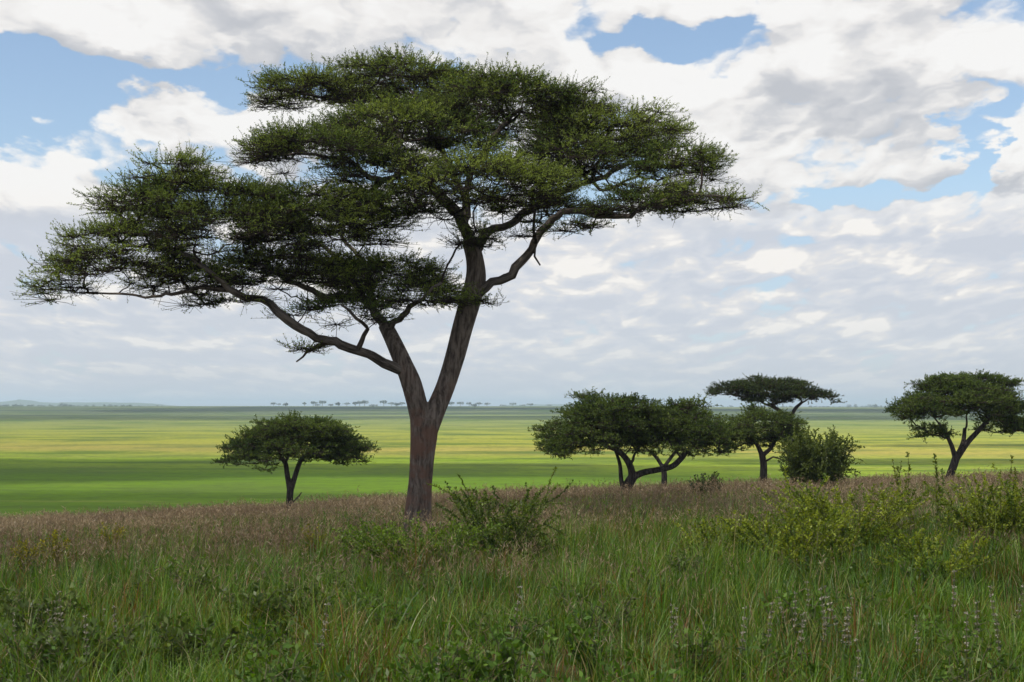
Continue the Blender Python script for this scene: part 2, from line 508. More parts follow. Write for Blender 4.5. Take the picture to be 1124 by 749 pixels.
# the big umbrella thorn -------------------------------------------------
big_trunk = [
    [(459, 585, 0, 19), (459, 574, 0, 16.5), (459, 560, 0, 14.5), (461, 530, 0, 13), (463, 500, 0, 13.5), (465, 476, 0, 15), (465, 460, 0, 15.5)],
    [(463, 470, 0, 11.5), (458, 446, -.1, 11), (451, 420, -.2, 11), (443, 400, -.2, 10), (436, 384, -.15, 9.3), (430, 371, 0, 8.6), (423, 357, .25, 8)],
    [(468, 474, 0, 12), (478, 450, .1, 11), (489, 424, .2, 10.6), (500, 390, .3, 11), (508, 360, .3, 11.3), (516, 332, .3, 11.8), (522, 308, .3, 11.6), (521, 286, .3, 10), (515, 262, .3, 9)],
]
big_limbs = [
    [(447, 408, -.2, 8), (430, 401, -.4, 7.6), (410, 393, -.6, 7.2), (385, 383, -1, 6.8), (362, 374, -1.3, 6.3), (340, 366, -1.6, 6.3), (322, 358, -1.9, 6.3), (306, 343, -2.1, 6.2), (290, 331, -2.3, 5.6), (270, 325, -2.6, 5.2), (250, 316, -2.9, 4.6), (232, 300, -3.1, 4.2), (210, 285, -3.2, 3.6), (175, 270, -3.3, 2.8), (140, 268, -3.3, 1.8)],
    [(255, 318, -2.8, 3.8), (225, 318, -2.6, 3.2), (190, 322, -2.3, 2.5), (150, 325, -2, 1.8), (110, 322, -1.8, 1.3)],
    [(424, 359, .25, 7.6), (410, 340, .6, 6.6), (398, 325, .9, 5.6), (385, 305, 1.2, 4.6), (370, 285, 1.4, 3.7), (350, 265, 1.6, 2.6)],
    [(427, 364, .2, 5.6), (440, 345, -.4, 4.6), (455, 335, -.8, 3.6), (470, 325, -1.2, 2.6), (485, 310, -1.4, 1.8)],
    [(412, 343, .6, 4.8), (405, 315, 1.6, 4.2), (395, 285, 2.2, 3.6), (370, 255, 2.6, 2.5)],
    [(400, 328, .9, 5), (375, 325, 0, 4.6), (350, 322, -.8, 4.2), (325, 312, -1.3, 3.6), (300, 300, -1.8, 2.8), (275, 280, -2, 2)],
    [(370, 377, -1.2, 3.4), (350, 379, -1, 2.8), (338, 387, -.8, 2), (324, 396, -.6, 1.2)],
    [(392, 385, -.9, 4.2), (396, 372, -1.2, 3.6), (402, 362, -1.5, 3), (392, 350, -2.0, 2.3), (375, 335, -2.4, 1.6)],
    [(519, 322, .3, 8.5), (533, 315, .2, 7.4), (548, 309, .1, 6.8), (563, 302, 0, 6.8), (574, 286, -.1, 6.5), (586, 264, -.2, 6.2), (600, 247, -.3, 5.7), (612, 237, -.4, 5.2), (640, 233, -.6, 4.8), (665, 236, -.8, 4.4), (690, 236, -1, 3.8), (715, 226, -1.2, 3.2), (745, 215, -1.3, 2.6), (775, 213, -1.4, 1.8), (800, 218, -1.4, 1.2)],
    [(516, 264, .3, 9), (508, 245, .2, 8.6), (497, 228, 0, 8.2), (480, 212, -.2, 7.6), (464, 200, -.4, 7), (448, 186, -.6, 6.4), (432, 172, -.7, 5.6), (415, 155, -.8, 4.6), (400, 140, -.9, 3.6), (380, 125, -1, 2.6)],
    [(450, 190, -.6, 5.2), (430, 194, -1.2, 4.6), (405, 196, -1.8, 4.2), (388, 180, -2.2, 3.6), (365, 172, -2.6, 2.7), (335, 168, -2.9, 2), (300, 170, -3, 1.3)],
    [(509, 250, .3, 7), (511, 220, .8, 6.2), (516, 195, 1.2, 5.6), (530, 165, 1.6, 5), (550, 140, 2, 4), (575, 120, 2.3, 3)],
    [(519, 277, .3, 8), (530, 262, .7, 7.2), (545, 253, 1, 6.6), (561, 245, 1.3, 6), (580, 230, 1.6, 5.6), (601, 220, 1.9, 5.4), (625, 208, 2.1, 5), (647, 199, 2.2, 4.6), (672, 187, 2.3, 3.8), (709, 177, 2.4, 2.7), (740, 175, 2.5, 1.7)],
    [(645, 200, 2.2, 4), (637, 182, 2, 3.5), (633, 165, 1.8, 2.6), (628, 150, 1.6, 1.8)],
    [(650, 198, 2.2, 3.6), (656, 180, 2.6, 3), (662, 160, 3, 2.5), (672, 140, 3.3, 1.8)],
    [(652, 201, 2.2, 2.8), (663, 209, 2, 2.5), (684, 200, 1.7, 2), (702, 196, 1.5, 1.5)],
    [(434, 174, -.7, 4.8), (440, 150, -.2, 4.2), (425, 135, .4, 3.6), (395, 118, 1, 2.8), (350, 105, 1.4, 1.9), (310, 100, 1.6, 1.3)],
    [(512, 220, .8, 5), (495, 185, 1.8, 4.5), (478, 150, 2.6, 3.6), (460, 115, 3.2, 2.6), (440, 85, 3.6, 1.7)],
    [(588, 266, -.2, 1.8), (586, 280, -.1, 1.5), (592, 290, 0, 1.1)],
]
big_pads = [
    (345, 103, 70, 20, 1.4, 1.7), (445, 97, 88, 28, 3.0, 2.4, 1.1), (560, 122, 98, 36, 2.0, 3.0, 1.1), (668, 155, 84, 40, 2.4, 2.6, 1.1), (742, 186, 46, 28, .8, 1.8, 1.1, .3),
    (766, 216, 40, 16, -1.0, 1.3, .9, .5), (700, 214, 40, 16, -.9, 1.1, .55), (345, 168, 76, 24, -2.6, 1.7, 1.1), (535, 206, 78, 40, -2.4, 1.7, 1.3), (445, 152, 92, 36, -.5, 2.2, 1.2), (620, 178, 60, 28, .2, 1.8),
    (188, 194, 50, 23, -3.0, 1.4), (165, 226, 56, 24, -2.4, 1.4), (128, 276, 64, 42, -3.0, 1.8, 1.1, .45), (78, 310, 28, 22, -2.8, 1.0, 1, .6),
    (242, 250, 92, 48, -2.6, 2.1, 1.1), (348, 246, 86, 48, -1.5, 2.1, 1.2), (415, 309, 80, 36, 1.2, 2.1, 1.1), (300, 303, 82, 30, -1.2, 1.5, .9), (205, 304, 56, 20, -2.2, 1.2, .6, .3),
    (692, 230, 46, 13, -.9, .9, .8), (638, 250, 24, 16, -.3, .7, .7), (590, 228, 48, 20, .6, 1.2, .8), (536, 334, 14, 8, -.2, .5, .6), (468, 330, 40, 18, -1, 1.0, .6),
    (445, 228, 62, 26, -1.5, 1.5, .7), (545, 260, 50, 18, -1.0, 1.2, .5), (240, 328, 42, 13, -2.4, .9, .5), (388, 334, 50, 18, .5, 1.1, .55), (335, 384, 16, 8, -.8, .4, .35), (375, 348, 50, 20, -1.6, .9, .5), (420, 190, 60, 20, -1.8, 1.3, .7),
]
acacia('acacia_tree', 'tall umbrella thorn acacia with forked trunk and layered dark crown on the grassy rise', 37.0, big_trunk, big_limbs, big_pads)

small = dict(spacing=.5, layers=2.0, clump_r=.42, twigs=20, twig_len=(.14, .32), leaves=15, leaf=(.075, .034), remesh=.03, step=.2, hollow=-2.2, under=.92, thin=.86, bark=M_trunk)
acacia('acacia_tree', 'small umbrella acacia with a single wide dome crown standing alone before the plain', 65.0,
       [[(318, 570, 0, 5.4), (318, 556, 0, 4.6), (318, 545, 0, 4.3), (319, 534, 0, 4.6)],
        [(318, 538, 0, 3.7), (315, 520, 0, 3.3), (313, 508, 0, 3), (306, 499, 0, 3)],
        [(320, 536, 0, 3.6), (326, 516, 0, 3.2), (332, 503, 0, 2.9), (343, 494, 0, 2.8)]],
       [[(313, 506, 0, 2.8), (303, 497, -.3, 2.4), (290, 492, -.5, 1.9), (270, 490, -.8, 1.3)],
        [(312, 508, 0, 2.4), (318, 497, .5, 2), (322, 485, .8, 1.4)],
        [(341, 495, 0, 2.6), (360, 489, .3, 2), (385, 484, .4, 1.3)],
        [(334, 501, 0, 2.4), (342, 488, -.5, 1.8), (346, 478, -.8, 1.2)],
        [(321, 552, 0, 1.6), (326, 547, 0, 1.4), (330, 540, 0, .9)]],
       [(326, 482, 66, 26, 0, 2.6, 1.1, .5), (271, 493, 27, 20, -.4, 1.3, 1.1, .6), (381, 491, 27, 20, .3, 1.3, 1.1, .6), (326, 473, 50, 16, -.8, 1.6), (352, 502, 25, 11, -.5, .8, .7), (290, 499, 24, 9, -.6, .7, .6)],
       lo=(.045, .08, .016), hi=(.13, .18, .035), **small)

acacia('acacia_tree', 'broad acacia with a long sideways bough and joined round crowns above the brown grass', 62.0,
       [[(684, 552, 0, 7), (687, 540, 0, 6.4), (690, 531, 0, 6.4), (695, 523, 0, 6)],
        [(686, 542, 0, 3.6), (682, 528, .2, 3), (680, 508, .3, 2.4), (672, 486, .4, 1.6)],
        [(694, 525, 0, 5), (692, 513, -.1, 4.4), (685, 501, -.3, 3.8), (674, 492, -.5, 3)],
        [(694, 524, 0, 4.8), (706, 519, 0, 4.2), (722, 516, 0, 3.8), (738, 512, 0, 3.8), (748, 503, .1, 3.6), (754, 495, .1, 3.2)]],
       [[(676, 494, -.5, 2.6), (660, 488, -.8, 2), (640, 484, -1, 1.4)], [(690, 510, 0, 2.6), (700, 496, .6, 2), (705, 480, .8, 1.5)],
        [(753, 497, .1, 2.8), (768, 489, .2, 2.2), (785, 482, .3, 1.4)], [(749, 502, .1, 2.4), (738, 490, -.5, 1.8), (728, 478, -.7, 1.3)]],
       [(655, 467, 58, 34, 0, 2.5, 1.2, .4), (680, 456, 46, 24, -.6, 1.9, 1.2), (618, 486, 24, 17, -.6, 1.1, 1.1, .4), (748, 469, 50, 32, .2, 2.0, 1.2, .4), (778, 484, 24, 20, .2, 1.2, 1.1, .3), (708, 478, 42, 26, .5, 1.7, 1.1)],
       lo=(.045, .08, .016), hi=(.13, .18, .035), **small)
acacia('acacia_tree', 'slender acacia with straight thin trunk half hidden behind the broad acacia crown', 72.0,
       [[(729, 545, 0, 4.2), (729, 532, 0, 3.8), (729, 520, 0, 3.6), (727, 511, 0, 3.4)],
        [(728, 514, 0, 2.6), (721, 503, 0, 2.3), (714, 496, 0, 1.8)], [(728, 514, 0, 2.6), (736, 503, 0, 2.2), (743, 494, 0, 1.8)]],
       [[(715, 497, 0, 1.8), (705, 488, .3, 1.2)], [(742, 495, 0, 1.8), (752, 482, .3, 1.2)]],
       [(730, 472, 44, 30, 0, 2.0), (742, 462, 30, 20, .2, 1.4)], lo=(.045, .08, .016), hi=(.13, .18, .035), **small)
acacia('acacia_tree', 'round dark acacia between the broad acacia and the leafy green bush', 75.0,
       [[(838, 536, 0, 5.4), (838, 524, 0, 4.8), (838, 510, 0, 4.4), (836, 498, 0, 4)],
        [(837, 502, 0, 3.2), (832, 490, 0, 2.8), (826, 482, 0, 2)], [(837, 500, 0, 3), (846, 492, 0, 2.6), (852, 482, 0, 2)]],
       [[(827, 483, 0, 2), (815, 476, .4, 1.4)], [(851, 484, 0, 2), (862, 474, .4, 1.3)], [(838, 508, 0, 1.8), (850, 503, -.4, 1.6), (862, 505, -.6, 1)]],
       [(838, 470, 42, 26, 0, 2.0), (812, 482, 22, 18, -.2, 1.1), (862, 482, 24, 20, .2, 1.2), (800, 492, 12, 12, .1, .6)], lo=(.045, .08, .016), hi=(.13, .18, .035), **small)
acacia('acacia_tree', 'tall flat topped acacia rising behind the round acacia and the bush', 95.0,
       [[(872, 540, 0, 5), (870, 510, 0, 4.4), (868, 480, 0, 4), (865, 462, 0, 3.8)],
        [(866, 466, 0, 3), (858, 453, 0, 2.6), (846, 445, 0, 2.2)], [(866, 464, 0, 2.8), (872, 450, 0, 2.4), (880, 442, 0, 1.8)]],
       [[(848, 446, 0, 2), (830, 440, -.4, 1.6), (808, 434, -.6, 1)], [(852, 449, 0, 1.8), (846, 438, .6, 1.2)], [(879, 443, 0, 1.6), (894, 437, .3, 1)]],
       [(846, 431, 44, 11, 0, 2.2, .6), (806, 428, 26, 10, -.3, 1.4, .8), (886, 434, 26, 10, .3, 1.4, .8), (845, 423, 40, 8, .5, 1.8, .7), (846, 440, 26, 7, -.4, 1.2, .7)], lo=(.03, .05, .014), hi=(.07, .1, .024), **small)
acacia('acacia_tree', 'leaning acacia with spread forked stems at the edge of the brown grass', 68.0,
       [[(1039, 536, 0, 6), (1043, 522, 0, 5.2), (1047, 510, 0, 5), (1050, 500, 0, 5)],
        [(1049, 504, 0, 3.4), (1044, 488, -.2, 2.8), (1037, 474, -.3, 2.2)], [(1050, 502, 0, 3.6), (1057, 486, .2, 3), (1059, 470, .3, 2.4)],
        [(1051, 502, 0, 4), (1062, 486, 0, 3.6), (1074, 473, 0, 3.2), (1082, 464, 0, 2.6)]],
       [[(1038, 476, -.3, 1.9), (1028, 462, -.5, 1.5), (1012, 450, -.8, 1)], [(1059, 472, .3, 1.9), (1062, 455, .5, 1.3)], [(1081, 465, 0, 2.2), (1095, 456, 0, 1.6), (1112, 450, .2, 1)]],
       [(1064, 440, 58, 24, .3, 2.5), (1016, 447, 30, 20, -.5, 1.5), (1000, 456, 16, 12, -.5, .9), (1108, 456, 36, 26, .2, 1.8), (1024, 476, 20, 10, -.4, .8, .7), (1062, 424, 50, 15, .6, 1.9), (1120, 470, 22, 18, -.2, 1.0)],
       lo=(.045, .08, .016), hi=(.13, .18, .035), **small)


# ------------------------------------------------------------------ bushes and herbs
def leafy(name, label, cat, base, n_stem, height, spread, leaf, per=.06, lo=(.04, .07, .015), hi=(.10, .14, .03), group=None, stem_r=.008,
          upright=.6, branch=3, arch=.25, bare=.15, clump=1, hmin=.55, hpow=1.0):
    bz = float(ground_z(base[0], base[1])); org = np.array([base[0], base[1], bz])
    root = thing(name, label, cat, tuple(org), group)
    segs, LB, LD, LG = [], [], [], []
    sid = 0
    for i in range(n_stem):
        a = rng.uniform(0, 2 * pi); r0 = rng.uniform(0, .35) * spread * .4
        r0 = min(r0, .03) if n_stem < 20 else r0; b = np.array([cos(a) * r0, sin(a) * r0, -.03])
        h = height * (hmin + (1 - hmin) * rng.uniform(0, 1) ** hpow); out = np.array([cos(a), sin(a), 0]) * spread * rng.uniform(.2, 1.0) ** .8
        def curve(p0, tip, sag, n):
            t = np.linspace(0, 1, n)[:, None]
            m = (p0 + tip) / 2 + np.array([0, 0, sag]) + rng.normal(size=3) * .05 * height
            q = (1 - t) ** 2 * p0 + 2 * t * (1 - t) * m + t * t * tip
            q[1:-1] += rng.normal(size=(n - 2, 3)) * .012
            return q
        q = curve(b, b + out + np.array([0, 0, h]), arch * h * .5, 9)
        shoots = [(q, bare)]
        for k in range(branch):
            s = rng.integers(2, 7); dirn = unit(rng.normal(size=3) * .7 + np.array([0, 0, upright]) + out * .4 / max(spread, .1))
            L = h * rng.uniform(.2, .5)
            shoots.append((curve(q[s], q[s] + dirn * L, .04 * L, 6), .05))
        for q_, br in shoots:
            segs.append(prisms(q_[:-1], q_[1:], np.linspace(stem_r, stem_r * .5, len(q_) - 1), np.linspace(stem_r * .95, stem_r * .4, len(q_) - 1), 4))
            L = np.linalg.norm(np.diff(q_, axis=0), axis=1).sum(); n = max(3, int(L / per)) * clump
            s = rng.uniform(br, 1.0, n) * (len(q_) - 1); k = np.minimum(s.astype(int), len(q_) - 2); f = (s - k)[:, None]
            p = q_[k] * (1 - f) + q_[k + 1] * f
            d = unit(np.diff(q_, axis=0)[k] * 1.2 / max(np.linalg.norm(q_[1] - q_[0]), .01) * .5 + rand_dirs(n) * .9 + np.array([0, 0, .15]))
            LB.append(p); LD.append(d); LG += [sid] * n; sid += 1
    V, F_ = join(segs); np_mesh('stems', V, F_, M_stem, root)
    LB, LD, LG = np.vstack(LB), np.vstack(LD), np.array(LG); n = len(LB)
    LV, LQ = diamonds(LB, LD, leaf[0] * rng.uniform(.6, 1.3, n), leaf[1] * rng.uniform(.7, 1.3, n))
    np_mesh('leaves', LV, [LQ], M_herb, root, col=np.repeat(tint_cols(sid, LG, lo, hi, .3), 4, 0))
    return root


def at(px, Y):
    return ((px - CX) / F * Y, Y)


# round leafy bush beside the round acacia
leafy('bush', 'dense round leafy bush in front of the flat topped acacia trunk', 'bush', at(896, 60), 150, 2.7, 1.45, (.085, .05), .05, (.05, .08, .016), (.14, .18, .035), branch=6, clump=3, upright=.2, hmin=.42, hpow=.8)
leafy('bush', 'low dark shrub in brown grass under the gap beside the round acacia', 'bush', at(775, 58), 26, 1.05, .85, (.09, .05), .05, (.03, .05, .014), (.07, .09, .025), branch=4, clump=2)
leafy('bush', 'sparse shrub with long arching shoots beside the big acacia trunk', 'bush', at(548, 28), 70, 1.75, 1.35, (.055, .032), .032, (.05, .09, .014), (.17, .23, .035), branch=5, arch=.3, clump=3, hmin=.3, hpow=2.2)
leafy('bush', 'low green clump of leafy stems below the big acacia trunk', 'bush', at(455, 26.5), 110, 1.05, 1.6, (.07, .03), .035, (.08, .15, .016), (.20, .29, .04), branch=3, clump=2)
for px, Y, n, h, sp, lab in [
        (930, 29, 110, 1.6, 1.8, 'wide yellow green shrub in the tall grass below the round bush'),
        (870, 26, 70, 1.3, 1.3, 'yellow green leafy shrub just left of the wide yellow green shrub'),
        (790, 27, 44, 1.1, 1.1, 'small loose yellow green shrub below the low dark shrub'),
        (1100, 29, 95, 1.65, 1.5, 'bright green leafy shrub by the right edge under the leaning acacia'),
        (1030, 24, 44, 1.05, 1.2, 'thin reddish green shrub in the grass below the leaning acacia')]:
    leafy('shrub', lab, 'shrub', at(px, Y), n, h, sp, (.06, .035), .04, (.09, .15, .016), (.31, .36, .04), branch=3, clump=3, upright=1.0, arch=.12, hmin=.3)
for px, Y, h, lab in [(986, 31, 2.0, 'slim upright sapling left of the leaning acacia, shorter of a close pair'), (1000, 31.5, 2.15, 'slim upright sapling left of the leaning acacia, taller of a close pair'),
                      (1029, 32, 2.0, 'slim upright sapling right beside the leaning acacia trunk'), (1113, 33, 1.95, 'slim upright sapling rising near the right edge of the brown grass')]:
    leafy('sapling', lab, 'sapling', at(px, Y), 3, h, .14, (.075, .045), .05, (.09, .13, .02), (.20, .22, .04), branch=0, arch=.1, bare=.3, clump=2)
for px, Y, n, h, lab in [(28, 28, 14, .85, 'yellowish weed clump nearest the left edge of the brown grass'), (62, 29, 16, .9, 'yellowish weed clump between two others in the brown grass'), (122, 31, 16, .9, 'yellowest weed clump in brown grass on the left'),
                         (345, 30, 10, .85, 'green weed clump in brown grass below the small umbrella acacia')]:
    leafy('weed', lab, 'weed', at(px, Y), n, h, .3, (.06, .03), .035, (.16, .17, .015), (.36, .32, .03), branch=2, clump=2)
for px, Y, h, lab in [(205, 16.5, .75, 'broad leaved dark herb clump low in the green grass, left of centre'), (35, 19, .85, 'dark bushy herb clump in green grass by the left edge'),
                      (300, 19.5, .8, 'dark herb clump where green grass meets brown grass below the small acacia'), (95, 16, .8, 'dark broad leaved herb under the pale flower spikes on the left')]:
    leafy('herb', lab, 'herb', at(px, Y), 26, h, .7, (.11, .05), .04, (.05, .085, .018), (.11, .15, .03), branch=3, clump=1)

hr = np.random.default_rng(21)
for i in range(46):
    px, Y = hr.uniform(10, 1115), 13 + 11 * hr.uniform(0, 1) ** 1.3; g_ = hr.uniform(0, 1)
    leafy('herb', 'low leafy herb growing among the tall foreground grass', 'herb', at(px, Y), int(hr.integers(8, 18)), hr.uniform(.55, .9), hr.uniform(.35, .8), (.08 + .03 * g_, .03 + .02 * g_), .045,
          (.05, .09 + .03 * g_, .016), (.13, .19 + .04 * g_, .03), branch=2, clump=1, group='leafy herbs scattered in the foreground grass')

# pale flower spikes -------------------------------------------------------
M_flower = foliage_mat('pale_flower', .2, .02)


def spike_parts(seed):
    r = np.random.default_rng(seed); h = r.uniform(.85, 1.0)
    q = np.stack([np.linspace(0, r.normal() * .06, 8), np.linspace(0, r.normal() * .06, 8), np.linspace(-.03, h, 8)], 1)
    st = prisms(q[:-1], q[1:], np.full(7, .006), np.full(7, .005), 4)
    B, D = [], []
    for w in range(6):
        z = h * (.52 + .088 * w) if w < 5 else h; f = np.interp(z, q[:, 2], q[:, 0]), np.interp(z, q[:, 2], q[:, 1])
        m = int(20 - 2.2 * w)
        d = unit(np.stack([r.normal(size=m), r.normal(size=m), r.normal(size=m) * .4 + .2], 1))
        B.append(np.array([[f[0], f[1], z]]) + d * .006); D.append(d)
    B, D = np.vstack(B), np.vstack(D)
    FV, FQ = diamonds(B, D, r.uniform(.022, .04, len(B)), r.uniform(.014, .022, len(B)))
    fc = np.repeat(np.array([[.35, .32, .24]]) * r.uniform(.5, 1.25, (len(B), 1)), 4, 0)
    m = 12; zb = r.uniform(.1, .55, m) * h
    LB = np.stack([np.interp(zb, q[:, 2], q[:, 0]), np.interp(zb, q[:, 2], q[:, 1]), zb], 1)
    LD = unit(np.stack([r.normal(size=m), r.normal(size=m), r.uniform(-.1, .5, m)], 1))
    LV, LQ = diamonds(LB, LD, r.uniform(.07, .13, m), r.uniform(.025, .045, m))
    lc = np.repeat(np.array([[.06, .09, .035]]) * r.uniform(.7, 1.3, (m, 1)), 4, 0)
    return st, (FV, FQ, fc), (LV, LQ, lc)


spike_at = [(737, 640), (867, 628), (870, 652), (893, 626), (926, 630), (931, 642), (911, 642), (1045, 626), (1096, 640), (1110, 634), (560, 640), (476, 684), (872, 640),
            (60, 640), (72, 646), (84, 652), (40, 636), (110, 640), (128, 652), (20, 650), (96, 668), (905, 634), (918, 652), (897, 648), (812, 664), (1010, 660), (1060, 662), (1072, 650), (935, 655), (950, 690), (346, 664), (742, 655), (880, 668), (838, 648), (1100, 658), (50, 662), (66, 660)]
protos = []
for k, (px, py) in enumerate(spike_at):
    # where the top of a 0.95 m stalk is seen at this row
    Yc = np.linspace(11.5, 34, 200); top = ground_z((px - CX) / F * Yc, Yc) + .95
    Y = float(Yc[np.argmin(np.abs(HY - (top - ZC) / Yc * F - py))])
    x, y = at(px, Y); lab = 'pale grey flower spike standing up out of the green foreground grass'
    if k < 6:
        r_ = thing('flower_spike', lab, 'flower', (x, y, float(ground_z(x, y))), 'pale flower spikes in the foreground grass')
        st, fl, lf = spike_parts(50 + k)
        ob = [np_mesh('stalk', st[0], st[1], M_stem, r_), np_mesh('blossom', fl[0], [fl[1]], M_flower, r_, col=fl[2]), np_mesh('leaves', lf[0], [lf[1]], M_herb, r_, col=lf[2])]
        protos.append((r_, ob))
    else:
        src, ob = protos[k % 6]
        r_ = src.copy(); C.objects.link(r_); r_.location = (x, y, float(ground_z(x, y)))
        for c in ob:
            d = c.copy(); C.objects.link(d); d.parent = r_
    r_.rotation_euler = (rng.normal() * .1, rng.normal() * .1, rng.uniform(0, 6.28)); s_ = rng.uniform(.6, 1.05); r_.scale = (s_, s_, s_)

# ------------------------------------------------------------------ grass
nzA, nzB, nzC = Noise2(2.2, 1), Noise2(6.0, 2), Noise2(14.0, 3)


def scatter(n, y0, y1, power=1.0, spread=.46, pad=5.5):
    # even over the ground of a widening strip
    Y = np.sqrt(rng.uniform(y0 ** 2, y1 ** 2, n)) if power == 1 else y0 + (y1 - y0) * rng.uniform(0, 1, n) ** power
    X = rng.uniform(-1, 1, n) * (spread * Y + pad)
    return X, Y


def pick_cols(w, pal):
    """rows of weights -> a colour from the palette each"""
    w = np.maximum(w, 0); w = w / w.sum(1, keepdims=True); c = w.cumsum(1); u = rng.uniform(0, 1, len(w))[:, None]
    k = (u > c[:, :-1]).sum(1)
    return np.array(pal)[k] * rng.uniform(.72, 1.3, (len(w), 1))


PAL = [(.045, .10, .009), (.09, .19, .014), (.18, .22, .026), (.20, .10, .025), (.26, .20, .08), (.14, .245, .016)]   # deep green, green, yellow green, rust, straw
VV, QQ, CC, off = [], [], [], 0


def add_blades(X, Y, H, lean, curve, W, col, az=None, segs=3):
    global off
    n = len(X); az = rng.uniform(0, 2 * pi, n) if az is None else az
    B = np.stack([X, Y, ground_z(X, Y) - .02], 1)
    V, Q = ribbons(B, az, H, lean, curve, W, segs)
    VV.append(V); QQ.append(Q + off); CC.append(np.repeat(col, 2 * (segs + 1), 0)); off += len(V)


# green tufts close by
nt = 17500
tx, ty = scatter(nt, 9.0, 36.0)
greenness = .75 + .35 * nzB(tx, ty) - np.clip((ty - 24) / 9, 0, 1.1) * np.where(tx / ty > .02, .45, 1.0)
keep = greenness > rng.uniform(0, .7, nt); tx, ty = tx[keep], ty[keep]
per = rng.integers(9, 20, len(tx)); ti = np.repeat(np.arange(len(tx)), per); n = len(ti)
hT = (.58 + .15 * nzA(tx, ty) + .14 * Noise2(1.1, 91)(tx, ty) + rng.normal(size=len(tx)) * .1).clip(.28, 1.2)
ang = rng.uniform(0, 2 * pi, n); rr = rng.uniform(0, .13, n)
X = tx[ti] + np.cos(ang) * rr; Y = ty[ti] + np.sin(ang) * rr
wA = nzA(tx, ty)[ti]; wB = nzC(tx * 1.5, ty * 1.5)[ti]; wR = Noise2(3.5, 77)(tx, ty)[ti]
w = np.stack([1.1 + .5 * wB, 1.2 + 0 * wB, .45 - .25 * wB, np.clip(wR - .5, 0, 2) * 1.2 + .05, .10 + .35 * np.clip(wA - .5, 0, 1), np.clip(.5 + 1.1 * Noise2(4.0, 55)(tx, ty)[ti], 0, 3)], 1)
add_blades(X, Y, hT[ti] * rng.uniform(.6, 1.15, n), rng.uniform(.05, .4, n), rng.uniform(0, .65, n) ** 1.3, rng.uniform(.007, .018, n), pick_cols(w, PAL), az=ang + rng.normal(size=n) * .5)
# a few longer pale arching blades
X, Y = scatter(1200, 10.5, 24); n = len(X)
add_blades(X, Y, rng.uniform(.6, 1.0, n), rng.uniform(.1, .5, n), rng.uniform(.3, .9, n), rng.uniform(.009, .016, n), np.array([(.24, .25, .10)]) * rng.uniform(.6, 1.25, (n, 1)), segs=6)
# short understorey everywhere on the rise
X, Y = scatter(135000, 10, 100); x2, y2 = scatter(38000, 8.5, 22); X, Y = np.concatenate([X, x2]), np.concatenate([Y, y2]); n = len(X)
g = nzB(X, Y); w = np.stack([.8 + .3 * g, .9 + .2 * g, .5 + 0 * g, .3 - .1 * g, .25 + 0 * g, .5 + .5 * Noise2(4.0, 55)(X, Y)], 1)
add_blades(X, Y, rng.uniform(.2, .48, n) * (1 + .35 * np.clip(g, -1, 1.6)), rng.uniform(0, .4, n), rng.uniform(0, .5, n), np.interp(Y, [10, 40, 100], [.010, .018, .04]), pick_cols(w, PAL), segs=2)
o = np_mesh('green_grass', np.vstack(VV), [np.vstack(QQ)], M_grass, col=np.vstack(CC))
o['kind'] = 'stuff'; o['label'] = 'tall green grass filling the foreground rise'; o['category'] = 'grass'

# seeding grass: thin stalks under loose pinkish brown heads
VV, QQ, CC, off = [], [], [], 0


def seed_grass(n, y0, y1):
    global off
    X, Y = scatter(n, y0, y1)
    dens = np.clip((Y - 20.5 + 3.2 * np.exp(-((X / Y - .02) / .09) ** 2) - 3.5 * nzC(X, Y)) / 16, .06, 1) * np.clip(.72 + .42 * nzB(X + 40, Y) + .2 * nzA(X, Y), .08, 1.2)
    side = X / Y
    dens = dens * np.where(side > .06, np.interp(Y, [0, 30, 40, 100], [.35, .4, 1.0, 1.0]), 1)
    k = dens > rng.uniform(0, 1, n); X, Y = X[k], Y[k]; n = len(X)
    H = (rng.uniform(.40, .74, n) + .09 * nzA(X, Y) + .05 * nzB(X, Y + 30)); B = np.stack([X, Y, ground_z(X, Y)], 1)
    az = rng.uniform(0, 2 * pi, n); lean = rng.uniform(0, .3, n); T = B + np.stack([np.cos(az) * lean * H, np.sin(az) * lean * H, H], 1)
    wsc = np.interp(Y, [10, 35, 100], [.004, .010, .022])
    V, Q = ribbons(B, az, H * .98, lean, np.zeros(n), wsc, 1)
    g = rng.uniform(0, 1, n)[:, None]
    stem = (np.array([[.16, .12, .06]]) * (1 - g) + np.array([[.10, .11, .04]]) * g)
    VV.append(V); QQ.append(Q + off); CC.append(np.repeat(stem, 4, 0)); off += len(V)
    m = 7; i = np.repeat(np.arange(n), m); q = len(i)
    s = rng.uniform(.62, 1.0, q)[:, None]
    d = unit(np.stack([rng.normal(size=q) * .6, rng.normal(size=q) * .6, rng.uniform(.3, 1.2, q)], 1))
    LV, LQ = diamonds(B[i] * (1 - s) + T[i] * s, d, rng.uniform(.06, .15, q), wsc[i] * rng.uniform(.9, 1.8, q))
    hue = (.5 + .3 * nzC(X, Y) + rng.normal(size=n) * .22).clip(0, 1)[:, None]
    hc = np.array([[.20, .138, .082]]) * (1 - hue) + np.array([[.40, .305, .175]]) * hue
    VV.append(LV); QQ.append(LQ + off); CC.append(np.repeat(hc[i] * rng.uniform(.75, 1.25, (q, 1)), 4, 0)); off += len(LV)


seed_grass(31000, 13, 36)
seed_grass(76000, 34, 96)
o = np_mesh('seeding_grass', np.vstack(VV), [np.vstack(QQ)], M_grass, col=np.vstack(CC))
o['kind'] = 'stuff'; o['label'] = 'pinkish brown seeding grass over the crest of the rise'; o['category'] = 'grass'


